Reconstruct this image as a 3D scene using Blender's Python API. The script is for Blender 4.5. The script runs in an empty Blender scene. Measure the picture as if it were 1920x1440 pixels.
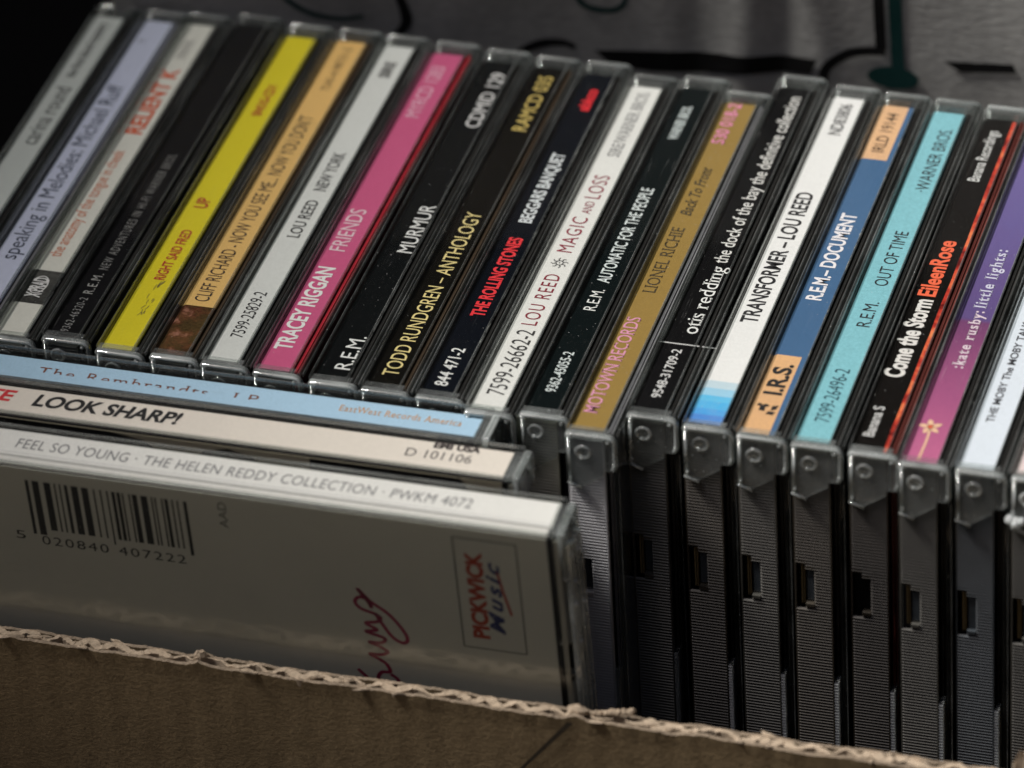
import bpy, bmesh, math, random
from mathutils import Vector, Matrix, noise
random.seed(7)
R = math.radians
S = 0.001                                   # everything below is written in millimetres
scene = bpy.context.scene
C = scene.collection

# ------------------------------------------------------------------ camera
cam = bpy.data.cameras.new("camera")
cam.sensor_width = 36
cam.lens = 10784.43 / 1920 * 36
cam.clip_start = 0.02
cam.clip_end = 200
cam_o = bpy.data.objects.new("camera", cam)
C.objects.link(cam_o)
cam_o.location = (247.458*S, -856.068*S, 641.463*S)
cam_o.rotation_euler = (R(54.71787), R(2.73745), R(16.22168))
cam.dof.use_dof = True
cam.dof.focus_distance = 1.136
cam.dof.aperture_fstop = 11.0
scene.camera = cam_o

# ------------------------------------------------------------------ sky and sun
SUN = Vector((-0.52, -0.11, 0.845)).normalized()
world = bpy.data.worlds.new("World")
scene.world = world
world.use_nodes = True
wn = world.node_tree
wn.nodes.clear()
sky = wn.nodes.new("ShaderNodeTexSky")
sky.sky_type = 'NISHITA'
sky.sun_disc = False
sky.sun_elevation = math.asin(SUN.z)
sky.sun_rotation = math.atan2(SUN.x, SUN.y)
sky.dust_density = 6.0
sky.air_density = 0.7
bg = wn.nodes.new("ShaderNodeBackground")
bg.inputs[1].default_value = 0.05
wo = wn.nodes.new("ShaderNodeOutputWorld")
wn.links.new(sky.outputs[0], bg.inputs[0])
wn.links.new(bg.outputs[0], wo.inputs[0])
sun = bpy.data.lights.new("sun", 'SUN')
sun.energy = 4.9
sun.angle = R(10)
sun.color = (1.0, 0.965, 0.91)
sun_o = bpy.data.objects.new("sun", sun)
C.objects.link(sun_o)
sun_o.rotation_euler = SUN.to_track_quat('Z', 'Y').to_euler()
sun_o.location = SUN * 2
scene.view_settings.view_transform = 'Standard'
scene.view_settings.look = 'None'
scene.view_settings.exposure = 0.0
scene.view_settings.gamma = 1.0
scene.render.engine = 'CYCLES'
scene.cycles.max_bounces = 8
scene.cycles.transparent_max_bounces = 24
scene.cycles.caustics_reflective = False
scene.cycles.caustics_refractive = False
scene.cycles.use_denoising = True

# ------------------------------------------------------------------ material helpers
class NT:
    def __init__(s, name):
        s.m = bpy.data.materials.new(name)
        s.m.use_nodes = True
        s.t = s.m.node_tree
        s.t.nodes.clear()
        s.out = s.n("ShaderNodeOutputMaterial")
    def n(s, typ, **kw):
        nd = s.t.nodes.new(typ)
        for k, v in kw.items():
            setattr(nd, k, v)
        return nd
    def put(s, sock, v):
        if isinstance(v, bpy.types.NodeSocket):
            s.t.links.new(v, sock)
        elif v is not None:
            sock.default_value = v
    def math(s, op, a, b=None, clamp=False):
        nd = s.n("ShaderNodeMath", operation=op, use_clamp=clamp)
        s.put(nd.inputs[0], a)
        if b is not None:
            s.put(nd.inputs[1], b)
        return nd.outputs[0]
    def mix(s, f, a, b, blend='MIX'):
        nd = s.n("ShaderNodeMix", data_type='RGBA', blend_type=blend)
        s.put(nd.inputs[0], f)
        s.put(nd.inputs[6], a if isinstance(a, bpy.types.NodeSocket) else (*a[:3], 1))
        s.put(nd.inputs[7], b if isinstance(b, bpy.types.NodeSocket) else (*b[:3], 1))
        return nd.outputs[2]
    def coords(s):
        tc = s.n("ShaderNodeTexCoord")
        oi = s.n("ShaderNodeObjectInfo")
        add = s.n("ShaderNodeVectorMath", operation='ADD')
        s.put(add.inputs[0], tc.outputs['Object'])
        s.put(add.inputs[1], oi.outputs['Random'])
        sep = s.n("ShaderNodeSeparateXYZ")
        s.put(sep.inputs[0], tc.outputs['Object'])
        s.rnd = oi.outputs['Random']
        return tc.outputs['Object'], add.outputs[0], sep.outputs
    def noise(s, vec, scale, detail=4, rough=0.55, stretch=None):
        if stretch:
            mp = s.n("ShaderNodeMapping")
            s.put(mp.inputs[0], vec)
            mp.inputs['Scale'].default_value = stretch
            vec = mp.outputs[0]
        nd = s.n("ShaderNodeTexNoise")
        s.put(nd.inputs['Vector'], vec)
        nd.inputs['Scale'].default_value = scale
        nd.inputs['Detail'].default_value = detail
        nd.inputs['Roughness'].default_value = rough
        return nd.outputs[0]
    def ramp(s, f, stops, interp='LINEAR'):
        nd = s.n("ShaderNodeValToRGB")
        cr = nd.color_ramp
        cr.interpolation = interp
        while len(cr.elements) < len(stops):
            cr.elements.new(0.5)
        for e, (p, c) in zip(cr.elements, stops):
            e.position = p
        for e, (p, c) in zip(cr.elements, stops):
            e.color = (c, c, c, 1) if isinstance(c, (int, float)) else (*c[:3], 1)
        s.put(nd.inputs[0], f)
        return nd.outputs[0]
    def bump(s, h, strength, dist):
        nd = s.n("ShaderNodeBump")
        nd.inputs['Strength'].default_value = strength
        nd.inputs['Distance'].default_value = dist
        s.put(nd.inputs['Height'], h)
        return nd.outputs[0]
    def principled(s, col, rough=0.5, spec=0.5, normal=None, coat=0):
        nd = s.n("ShaderNodeBsdfPrincipled")
        s.put(nd.inputs['Base Color'], col if isinstance(col, bpy.types.NodeSocket) else (*col[:3], 1))
        s.put(nd.inputs['Roughness'], rough)
        nd.inputs['Specular IOR Level'].default_value = spec
        nd.inputs['Coat Weight'].default_value = coat
        if normal is not None:
            s.put(nd.inputs['Normal'], normal)
        return nd.outputs[0]
    def end(s, shader):
        s.put(s.out.inputs[0], shader)
        return s.m

def clear_plastic(name, tint, haze, haze_col, dust=0.05, rough=0.04, extra=0.0, scratch=0.15, refl=1.0, spread=0.16):
    """clear polystyrene: transparent body, fresnel gloss, scuffs and dust"""
    n = NT(name)
    o, v, xyz = n.coords()
    tr = n.n("ShaderNodeBsdfTransparent")
    tr.inputs[0].default_value = (*tint, 1)
    gl = n.n("ShaderNodeBsdfGlossy")
    gl.inputs['Color'].default_value = (1, 1, 1, 1)
    rn = n.noise(v, 260, 5)
    n.put(gl.inputs['Roughness'], n.ramp(rn, [(0.35, rough), (0.75, rough+spread)]))
    sc = n.noise(v, 900, 3, 0.6, stretch=(1, 0.08, 1))
    n.put(gl.inputs['Normal'], n.bump(sc, scratch, 0.0002))
    lw = n.n("ShaderNodeLayerWeight")            # Schlick's curve on the facing angle, the same from both sides of the sheet
    lw.inputs[0].default_value = 0.5
    p5 = n.math('POWER', lw.outputs['Facing'], 5.0)
    fr = n.math('MULTIPLY', n.math('ADD', n.math('MULTIPLY', p5, 0.95), 0.04), refl)
    m1 = n.n("ShaderNodeMixShader")
    n.put(m1.inputs[0], n.math('ADD', fr, extra, True))
    n.put(m1.inputs[1], tr.outputs[0])
    n.put(m1.inputs[2], gl.outputs[0])
    df = n.n("ShaderNodeBsdfDiffuse")
    df.inputs[0].default_value = (*haze_col, 1)
    vo = n.n("ShaderNodeTexVoronoi")
    n.put(vo.inputs['Vector'], v)
    vo.inputs['Scale'].default_value = 420
    vo2 = n.n("ShaderNodeTexVoronoi")
    n.put(vo2.inputs['Vector'], v)
    vo2.inputs['Scale'].default_value = 1100
    spot = n.math('LESS_THAN', vo.outputs['Distance'], dust)
    spot2 = n.math('LESS_THAN', vo2.outputs['Distance'], dust*1.6)
    sm = n.noise(v, 90, 6, 0.65)
    haze_f = n.math('MULTIPLY', n.ramp(sm, [(0.35, 0.35), (0.7, 1.6)]), haze)
    f = n.math('ADD', n.math('MULTIPLY', spot, 0.5), n.math('MULTIPLY', spot2, 0.22))
    f = n.math('ADD', f, haze_f, True)
    st = n.noise(v, 2300, 3, 0.6, stretch=(1, 0.03, 1))
    st2 = n.noise(v, 45, 3, 0.6)
    fl = n.math('MULTIPLY', n.ramp(st, [(0.68, 0.0), (0.76, 0.12)]), n.ramp(st2, [(0.45, 0.0), (0.65, 1.0)]))
    gm = n.math('MULTIPLY', n.ramp(n.noise(v, 28, 4, 0.7), [(0.5, 0.0), (0.72, 1.0)]), haze*1.5)
    f = n.math('ADD', n.math('ADD', f, fl), gm, True)
    m2 = n.n("ShaderNodeMixShader")
    n.put(m2.inputs[0], f)
    n.put(m2.inputs[1], m1.outputs[0])
    n.put(m2.inputs[2], df.outputs[0])
    return n.end(m2.outputs[0])

M = {}
M['cover'] = clear_plastic("clear_spine_plastic", (0.985, 0.988, 0.985), 0.0004, (0.8, 0.8, 0.8), 0.034, 0.03, 0.0, 0.1, 0.7)
M['lid'] = clear_plastic("clear_lid_plastic", (0.72, 0.74, 0.73), 0.010, (0.6, 0.63, 0.62), 0.04)
M['ear'] = clear_plastic("clear_hinge_plastic", (0.88, 0.90, 0.89), 0.045, (0.6, 0.63, 0.63), 0.05, 0.06, 0.03, 0.4)  # haze stands in for sky light scattered in the clear ears
M['rim'] = clear_plastic("bright_edge_plastic", (0.80, 0.83, 0.82), 0.12, (0.8, 0.84, 0.84), 0.04, 0.02, 0.08, 0.2)  # diffuse haze stands in for light gathered along the edges
M['rim_front'] = clear_plastic("bright_moulded_plastic", (0.80, 0.83, 0.82), 0.20, (0.85, 0.9, 0.9), 0.05, 0.03, 0.16, 0.12, spread=0.05)  # brighter copy for front ends, gathered light put into the haze
M['ear_front'] = clear_plastic("clear_hinge_plastic_front", (0.88, 0.90, 0.89), 0.075, (0.7, 0.74, 0.74), 0.06, 0.04, 0.04, 0.35, spread=0.10)  # hazier copy for the front ends, to look more brightly lit
M['edge'] = clear_plastic("highlight_edge_plastic", (0.8, 0.82, 0.81), 0.07, (0.75, 0.78, 0.78), 0.05, 0.08, 0.03, 0.5)  # haze paints the thin highlight lines along clear edges
M['face'] = clear_plastic("clear_back_plastic", (0.95, 0.955, 0.95), 0.006, (0.6, 0.6, 0.58), 0.03, 0.06, 0.0, 0.08, 0.32)

def simple(name, col, rough=0.5, spec=0.5, var=0.25, scale=300, bump=0.1):
    n = NT(name)
    o, v, xyz = n.coords()
    ns = n.noise(v, scale, 5)
    c = n.mix(n.ramp(ns, [(0.3, 0.0), (0.75, var)]), col, tuple(min(1, x*2.2+0.01) for x in col))
    return n.end(n.principled(c, rough, spec, n.bump(ns, bump, 0.0003)))

M['tray'] = simple("black_tray_plastic", (0.004, 0.004, 0.005), 0.4, 0.2)
M['ribbed'] = simple("smoky_ribbed_plastic", (0.12, 0.115, 0.105), 0.3, 0.6, 0.35, 90)
M['ribbed_clear'] = simple("grey_ribbed_plastic", (0.24, 0.235, 0.20), 0.35, 0.6, 0.35, 90)
M['grey_block'] = simple("blue_grey_plastic", (0.05, 0.06, 0.07), 0.25, 0.6)
M['pages'] = simple("dark_booklet_paper", (0.012, 0.011, 0.010), 0.6)
M['pages_red'] = simple("red_booklet_paper", (0.42, 0.015, 0.03), 0.6)
M['pages_tan'] = simple("tan_booklet_paper", (0.05, 0.03, 0.015), 0.6)
M['pages_white'] = simple("white_booklet_paper", (0.16, 0.16, 0.17), 0.6)
M['pages_orange'] = simple("orange_booklet_paper", (0.10, 0.015, 0.01), 0.6)
M['gold_edge'] = simple("gold_paper_edge", (0.20, 0.15, 0.07), 0.6)
M['cloth'] = simple("black_table_cloth", (0.006, 0.006, 0.006), 0.9, 0.2)
M['crate'] = simple("black_crate_plastic", (0.01, 0.01, 0.01), 0.5)

inks = {}
def ink(col, name=None):
    k = tuple(col)
    if k not in inks:
        n = NT(name or "printing_ink")
        o, v, xyz = n.coords()
        ns = n.noise(v, 2500, 3)
        c = n.mix(n.ramp(ns, [(0.4, 0.0), (0.8, 0.25)]), col, tuple(0.75*x+0.12 for x in col))
        inks[k] = n.end(n.principled(c, 0.5, 0.4))
    return inks[k]

def label_mat(name, col, stops=None, blue_edge=None, stripe=None, worn=0.0, picture=False, gradient=False, grain=0.10):
    """printed card; stops = [(y_mm_from, colour)], laid down the length of the strip"""
    n = NT(name)
    o, v, xyz = n.coords()
    yy = n.math('DIVIDE', xyz[1], 0.125)
    if stops:
        c = n.ramp(yy, [(0.0, col if stops[0][0] > 0 else stops[0][1])] * (1 if stops[0][0] > 0 else 0)
                   + [(y/125.0, k) for y, k in stops], 'LINEAR' if gradient else 'CONSTANT')
    else:
        rgb = n.n("ShaderNodeRGB")
        rgb.outputs[0].default_value = (*col, 1)
        c = rgb.outputs[0]
    if picture:
        pn = n.noise(v, 160, 4, 0.6)
        pc = n.ramp(pn, [(0.46, (0.006, 0.003, 0.002)), (0.56, (0.07, 0.015, 0.01)), (0.66, (0.40, 0.18, 0.14)), (0.76, (0.7, 0.45, 0.36))])
        c = n.mix(n.math('LESS_THAN', xyz[1], picture*S), c, pc)
    if blue_edge:
        c = n.mix(n.math('GREATER_THAN', xyz[0], blue_edge[0]*S), c, blue_edge[1])
    if stripe:
        wob = n.noise(v, 60, 3)
        sn = n.noise(v, 120, 4, 0.7)
        sc = n.ramp(sn, [(0.35, (0.12, 0.008, 0.008)), (0.5, (0.55, 0.05, 0.03)), (0.62, (0.8, 0.2, 0.08)), (0.75, (0.7, 0.35, 0.12))])
        edge = n.math('ADD', n.math('MULTIPLY', wob, 0.0006), stripe*S - 0.0003)
        c = n.mix(n.math('GREATER_THAN', xyz[0], edge), c, sc)
    # paper grain and soft print unevenness
    gn = n.noise(v, 1800, 3, 0.7)
    c = n.mix(n.ramp(gn, [(0.3, 0.0), (0.7, grain*2)]), c, tuple(0.45*x for x in col))
    bl = n.noise(v, 70, 4, 0.6)
    c = n.mix(n.ramp(bl, [(0.4, 0.0), (0.8, 0.14)]), c, tuple(0.7*x for x in col))
    # small scuffs
    sv = n.noise(v, 700, 4, 0.75, stretch=(1, 0.5, 1))
    c = n.mix(n.ramp(sv, [(0.77, 0.0), (0.83, 0.5)]), c, (0.12, 0.12, 0.12) if sum(col) > 0.3 else (0.2, 0.2, 0.2))
    if worn:
        wn_ = n.noise(v, 520, 4, 0.75, stretch=(1, 0.45, 1))
        lim = n.math('SUBTRACT', 0.00722, n.math('MULTIPLY', n.ramp(wn_, [(0.45, 0.0), (0.72, 1.0)]), worn*S))
        c = n.mix(n.math('GREATER_THAN', xyz[0], lim), c, (0.55, 0.55, 0.52))
    return n.end(n.principled(c, 0.62, 0.03, n.bump(n.math('ADD', gn, n.math('MULTIPLY', bl, 3.0)), 0.35, 0.00008)))

# ------------------------------------------------------------------ mesh helpers (mm in, metres out)
class MB:
    def __init__(s):
        s.v = []; s.f = []; s.mi = []
    def add(s, vs, fs, mi=0):
        b = len(s.v)
        s.v += [tuple(p) for p in vs]
        s.f += [tuple(b+i for i in f) for f in fs]
        s.mi += [mi]*len(fs)
    def box(s, x0, x1, y0, y1, z0, z1, bev=0.0, mi=0):
        if bev <= 0:
            vs = [(x, y, z) for z in (z0, z1) for y in (y0, y1) for x in (x0, x1)]
            s.add(vs, [(0, 2, 3, 1), (4, 5, 7, 6), (0, 1, 5, 4), (2, 6, 7, 3), (0, 4, 6, 2), (1, 3, 7, 5)], mi)
            return
        bm = bmesh.new()
        bmesh.ops.create_cube(bm, size=1)
        for v in bm.verts:
            v.co = Vector(((x0+x1)/2+v.co.x*(x1-x0), (y0+y1)/2+v.co.y*(y1-y0), (z0+z1)/2+v.co.z*(z1-z0)))
        bmesh.ops.bevel(bm, geom=bm.edges[:], offset=bev, segments=2, affect='EDGES', profile=0.5)
        s.add([v.co[:] for v in bm.verts], [[v.index for v in f.verts] for f in (bm.verts.index_update() or bm.faces)], mi)
        bm.free()
    def prism_xz(s, poly, y0, y1, mi=0):
        """polygon in x,z pulled from y0 to y1"""
        n = len(poly)
        vs = [(x, y0, z) for x, z in poly] + [(x, y1, z) for x, z in poly]
        fs = [tuple(range(n)), tuple(range(2*n-1, n-1, -1))]
        fs += [(i, i+n, (i+1) % n+n, (i+1) % n) for i in range(n)]
        s.add(vs, fs, mi)
    def sweep(s, path, prof, closed_prof=True):
        """path in x,z (outer line); prof = [(inset, y)]; inset to the right of travel"""
        n = len(path); k = len(prof)
        rows = []
        for i, p in enumerate(path):
            a = Vector(path[max(0, i-1)]); b = Vector(path[min(n-1, i+1)])
            t = (b-a).normalized()
            nrm = Vector((t.y, -t.x))
            rows.append([(p[0]+nrm.x*q[0], q[1], p[1]+nrm.y*q[0]) for q in prof])
        vs = [v for r in rows for v in r]
        fs = []
        for i in range(n-1):
            for j in range(k):
                j2 = (j+1) % k
                fs.append((i*k+j, i*k+j2, (i+1)*k+j2, (i+1)*k+j))
        fs.append(tuple(range(k)))
        fs.append(tuple((n-1)*k+j for j in reversed(range(k))))
        s.add(vs, fs)
    def lathe_y(s, cx, cz, prof, seg=20):
        """prof = [(radius, y)] about an axis along y"""
        k = len(prof)
        vs = []
        for a in range(seg):
            t = 2*math.pi*a/seg
            vs += [(cx+r*math.cos(t), y, cz+r*math.sin(t)) for r, y in prof]
        fs = []
        for a in range(seg):
            b = (a+1) % seg
            for j in range(k-1):
                fs.append((a*k+j, b*k+j, b*k+j+1, a*k+j+1))
        s.add(vs, fs)
    def mesh(s, name, mats, smooth=False):
        me = bpy.data.meshes.new(name)
        me.from_pydata([(x*S, y*S, z*S) for x, y, z in s.v], [], s.f)
        for m in (mats if isinstance(mats, (list, tuple)) else [mats]):
            me.materials.append(m)
        for p, i in zip(me.polygons, s.mi):
            p.material_index = i
            p.use_smooth = smooth
        me.update()
        bm = bmesh.new(); bm.from_mesh(me)
        bmesh.ops.recalc_face_normals(bm, faces=bm.faces)
        bm.to_mesh(me); bm.free()
        return me

def link(name, me, parent=None, **props):
    o = bpy.data.objects.new(name, me)
    C.objects.link(o)
    if parent:
        o.parent = parent
    for k, v in props.items():
        o[k] = v
    return o

# ------------------------------------------------------------------ lettering
_cache = {}
def glyphs(text, bold=0.0, serif=False, spacing=1.0, shear=0.0, wspace=1.0):
    key = (text, bold, serif, spacing, shear, wspace)
    if key in _cache:
        return _cache[key]
    cu = bpy.data.curves.new("lettering", 'FONT')
    cu.body = text
    cu.size = 1.0
    cu.resolution_u = 4
    cu.offset = bold
    cu.space_character = spacing
    cu.space_word = wspace
    cu.shear = 0.0 if serif else shear
    ob = bpy.data.objects.new("lettering", cu)
    C.objects.link(ob)
    dg = bpy.context.evaluated_depsgraph_get()
    me = bpy.data.meshes.new_from_object(ob.evaluated_get(dg))
    vs = [(v.co.x, v.co.y) for v in me.vertices]
    fs = [tuple(p.vertices) for p in me.polygons]
    if serif:
        use = {}
        for p in me.polygons:
            for e in p.edge_keys:
                use[e] = use.get(e, 0)+1
        rows = (0.0, CAP, XH) if CAP else (0.0,)
        extra = []
        for (a, b), c in use.items():
            if c != 1:
                continue
            (ax, ay), (bx, by) = vs[a], vs[b]
            L = abs(ax-bx)
            if abs(ay-by) > 0.012 or L < 0.035 or L > 0.17:
                continue
            y = (ay+by)/2
            for k, r in enumerate(rows):
                if abs(y-(r-bold if k == 0 else r+bold)) < 0.022 or abs(y-r) < 0.015:
                    x0, x1 = min(ax, bx)-0.065, max(ax, bx)+0.065
                    t = 0.045
                    y0, y1 = (y, y+t) if k == 0 else (y-t, y)
                    extra.append((x0, x1, y0, y1))
        for x0, x1, y0, y1 in extra:
            n = len(vs)
            vs += [(x0, y0), (x1, y0), (x1, y1), (x0, y1)]
            fs.append((n, n+1, n+2, n+3))
        if shear:
            vs = [(x+y*shear, y) for x, y in vs]
    bpy.data.objects.remove(ob)
    bpy.data.curves.remove(cu)
    bpy.data.meshes.remove(me)
    _cache[key] = (vs, fs)
    return vs, fs

CAP = 0; XH = 0
CAP = max(y for x, y in glyphs("H")[0])
XH = max(y for x, y in glyphs("x")[0])

def lettering(parent, text, y0, y1, cap, col, xc=3.6, flip=False, z=-1.28, plane='top', **kw):
    """text running from y0 to y1 (mm along the spine); xc = middle of the capitals across it"""
    vs, fs = glyphs(text, **kw)
    xs = [p[0] for p in vs]
    a, b = min(xs), max(xs)
    k = (y1-y0)/(b-a)
    h = cap/CAP
    mb = MB()
    out = []
    for x, y in vs:
        u = y0+(x-a)*k
        w = (y*h-cap/2)
        if plane == 'top':
            out.append((xc+w, u, z) if flip else (xc-w, u, z))
        else:
            out.append((u, xc+w))
    if plane == 'top':
        mb.add(out, fs)
        # lift overlapping serif slabs by a hair so nothing shares a plane
        return link("lettering", mb.mesh("lettering", ink(col)), parent)
    return out, fs

def stroke(pts, w, z=0.0, taper=0.0):
    """flat ribbon along pts (2-D)"""
    vs, fs = [], []
    n = len(pts)
    for i, p in enumerate(pts):
        a = Vector(pts[max(0, i-1)]); b = Vector(pts[min(n-1, i+1)])
        t = (b-a).normalized()
        ww = w*(1-taper*abs(2*i/(n-1)-1))/2
        vs += [(p[0]-t.y*ww, p[1]+t.x*ww), (p[0]+t.y*ww, p[1]-t.x*ww)]
    for i in range(n-1):
        fs.append((2*i, 2*i+1, 2*i+3, 2*i+2))
    return vs, fs

def smooth_line(pts, sub=6):
    out = []
    n = len(pts)
    for i in range(n-1):
        p0 = Vector(pts[max(0, i-1)]); p1 = Vector(pts[i]); p2 = Vector(pts[i+1]); p3 = Vector(pts[min(n-1, i+2)])
        for k in range(sub):
            t = k/sub
            out.append(tuple(0.5*((2*p1)+(p2-p0)*t+(2*p0-5*p1+4*p2-p3)*t*t+(3*p1-p0-3*p2+p3)*t**3)))
    out.append(tuple(pts[-1]))
    return out

# ------------------------------------------------------------------ shared meshes of a jewel case (local: x thickness, y along the spine, z up)
LEN = 125.0; TH = 10.4; H = 142.0

def arc(cx, cz, r, a0, a1, n=6):
    return [(cx+r*math.cos(R(a0+(a1-a0)*i/n)), cz+r*math.sin(R(a0+(a1-a0)*i/n))) for i in range(n+1)]

def ear_meshes(front):
    f = (lambda y: y) if front else (lambda y: LEN-y)
    outer = [(0.25, -11.3), (0.25, -0.6)] + arc(0.85, -0.6, 0.6, 180, 90, 3) + arc(8.5, -1.9, 1.9, 90, 0, 6) + [(10.4, -7.0)]
    plate = outer + [(9.7, -8.1), (7.7, -8.2), (7.4, -9.5), (3.2, -12.4), (1.2, -12.2)]
    m = MB()
    m.prism_xz(plate, f(0.35), f(1.15))
    m.box(0.5, 8.6, min(f(1.2), f(3.2)), max(f(1.2), f(3.2)), -1.5, -0.05, 0.15)     # top shelf between ear and label
    e = MB()
    path = outer + [(9.8, -8.0)]
    e.sweep(path, [(0.0, f(1.3)), (0.0, f(0.42)), (0.06, f(0.2)), (0.2, f(0.06)), (0.42, f(0.0)), (0.64, f(0.06)), (0.78, f(0.2)), (0.84, f(0.42)), (0.84, f(1.3))])
    e.sweep([(0.4, -11.4), (1.6, -11.9), (3.3, -12.6)], [(0, f(0.9)), (0, f(0.3)), (0.3, f(0.0)), (0.6, f(0.3)), (0.6, f(0.9))])
    for bx_, bz_, br_ in ((1.15, -0.95, 0.42), (8.75, -1.35, 0.42), (9.75, -6.6, 0.3), (1.0, -10.6, 0.35)):  # beads added at the corners to catch sun glints
        e.lathe_y(bx_, bz_, [(0.0, f(-0.12))]+[(br_*math.sin(R(t)), f(0.28-0.4*math.cos(R(t)))) for t in (25, 50, 75, 90)]+[(br_, f(0.7))], 12)
    p = MB()
    p.lathe_y(3.7, -4.3, [(0.0, f(0.5)), (0.6, f(0.48)), (0.95, f(0.3)), (1.15, f(0.12)), (1.4, f(0.04)), (1.62, f(0.12)), (1.75, f(0.4))], 24)
    p.lathe_y(3.35, -5.55, [(0.0, f(-0.1))]+[(0.5*math.sin(R(t)), f(0.3-0.42*math.cos(R(t)))) for t in (25, 50, 75, 90)], 12)  # bead added low on the pin for a bright glint
    return (m.mesh("lid_ear", M['ear_front' if front else 'ear']), e.mesh("ear_rim", M['rim_front' if front else 'rim'], True), p.mesh("hinge_pin", M['rim_front' if front else 'rim'], True))

EAR = [ear_meshes(True), ear_meshes(False)]

def ribbed_mesh(mat, bottom, seed=0):
    """side of the tray with fine horizontal ribs and the square clip notch"""
    m = MB()
    z = -1.9
    pitch = 0.72
    def strip(xa, xb, za, zb):
        y = 1.55; a = 0.42
        mid = za-(za-zb)*0.5
        m.add([(xa, y, za), (xb, y, za), (xb, y-a, za-pitch*0.42), (xa, y-a, za-pitch*0.42),
               (xb, y-a, za-pitch*0.58), (xa, y-a, za-pitch*0.58), (xb, y, zb), (xa, y, zb)],
              [(0, 1, 2, 3), (3, 2, 4, 5), (5, 4, 6, 7)])
    while z > bottom:
        zb = z-pitch
        xa = 0.45
        if -39.4 < z < -29.2:
            xa = 4.1 if -38.6 < z < -30.2 else 2.35
        strip(xa, 7.35, z, zb)
        z = zb
    m.box(7.35, 7.6, 1.1, 2.2, bottom, -1.9, 0.0)                # bright corner of the tray side
    m.box(0.15, 0.42, 1.25, 2.2, bottom, -1.9, 0.0)
    # reveals of the notch
    m.box(0.45, 2.35, 1.2, 2.9, -29.4, -28.7, 0.1)
    m.box(2.35, 4.1, 1.2, 2.9, -30.4, -29.7, 0.1)
    m.box(2.35, 4.1, 1.0, 2.9, -39.4, -38.6, 0.1)
    return m.mesh("ribbed_edge", mat)

_rib = {}
def rib_mesh(shade, bottom=-100.0):
    if shade not in _rib:
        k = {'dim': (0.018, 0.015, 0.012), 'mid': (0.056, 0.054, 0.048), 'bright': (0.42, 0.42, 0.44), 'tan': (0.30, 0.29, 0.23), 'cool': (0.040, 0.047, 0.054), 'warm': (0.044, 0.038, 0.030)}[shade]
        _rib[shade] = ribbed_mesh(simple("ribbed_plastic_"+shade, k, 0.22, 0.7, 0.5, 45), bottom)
    return _rib[shade]
RIBC = ribbed_mesh(M['ribbed_clear'], -60.0)

m = MB(); m.box(0.0, 7.6, 1.6, LEN-1.6, -0.9, 0.0, 0.22); m.box(0.0, 0.24, 1.6, LEN-1.6, -40, -0.95, 0.08)
m.box(7.36, 7.56, 1.7, LEN-1.7, -0.7, 0.02, 0.05, 1); m.box(0.0, 0.14, 1.7, LEN-1.7, -0.7, 0.02, 0.04, 1)
COVER = m.mesh("spine_cover", [M['cover'], M['edge']])
m = MB(); m.box(0.0, TH-0.1, 1.6, LEN-1.6, -0.9, 0.0, 0.22); m.box(0.0, 0.24, 1.6, LEN-1.6, -40, -0.95, 0.08)
m.box(0.0, 0.3, 1.7, LEN-1.7, -0.7, 0.02, 0.04, 1); m.box(TH-0.35, TH-0.08, 1.7, LEN-1.7, -0.7, 0.02, 0.04, 1)
COVER_F = m.mesh("spine_cover", [M['cover'], M['edge']])
m = MB(); m.box(0.55, 9.7, 2.9, LEN-2.9, -H, -1.75, 0.0)
TRAY_F = m.mesh("tray", M['tray'])
m = MB(); m.box(9.9, TH, 1.3, LEN-1.3, -H, -1.0, 0.1)
LID_F = m.mesh("lid", M['lid'])
m = MB(); m.box(0.55, 7.25, 2.9, LEN-2.9, -H, -1.75, 0.0)
TRAY = m.mesh("tray", M['tray'])
m = MB(); m.box(9.3, TH, 1.3, LEN-1.3, -H, -0.05, 0.2)
m.box(10.22, 10.42, 1.4, LEN-1.4, -0.8, -0.02, 0.05, 1); m.box(9.24, 9.36, 1.4, LEN-1.4, -0.8, -0.03, 0.03, 1); m.box(10.2, 10.42, 1.25, 1.6, -100, -9, 0.05, 1)
LID = m.mesh("lid", [M['lid'], M['edge']])
m = MB()
z = -57.5
while z > -100:
    m.add([(7.65, 1.5, z), (8.5, 1.5, z), (8.5, 1.1, z-0.36), (7.65, 1.1, z-0.36), (8.5, 1.5, z-0.72), (7.65, 1.5, z-0.72)],
          [(0, 1, 2, 3), (3, 2, 4, 5)])
    z -= 0.72
m.box(8.5, 8.75, 1.0, 3.0, -100, -57.0, 0.0)
m.add([(7.65, 1.2, -57.4), (8.75, 1.2, -56.6), (8.75, 3.0, -56.6), (7.65, 3.0, -57.4)], [(0, 1, 2, 3)])
LIDRIM = m.mesh("lid_side_wall", M['rim'])
m = MB(); m.box(2.45, 3.95, 2.0, 2.8, -38.4, -30.5, 0.1)
BLOCK = m.mesh("clip_block", M['grey_block'])
m = MB(); m.box(1.35, 1.6, 1.9, 2.7, -39.3, -29.4, 0); m.box(1.85, 2.0, 1.9, 2.7, -39.3, -29.4, 0)
INLAY = m.mesh("inlay_edge", M['gold_edge'])
_book = {}
def booklet(mat):
    if mat not in _book:
        m = MB()
        m.box(7.85, 8.35, 3.2, LEN-3.5, -H+3, -1.2, 0)
        m.box(8.5, 8.9, 3.4, LEN-3.8, -H+3, -1.5, 0)
        _book[mat] = m.mesh("booklet", mat)
    return _book[mat]

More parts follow.
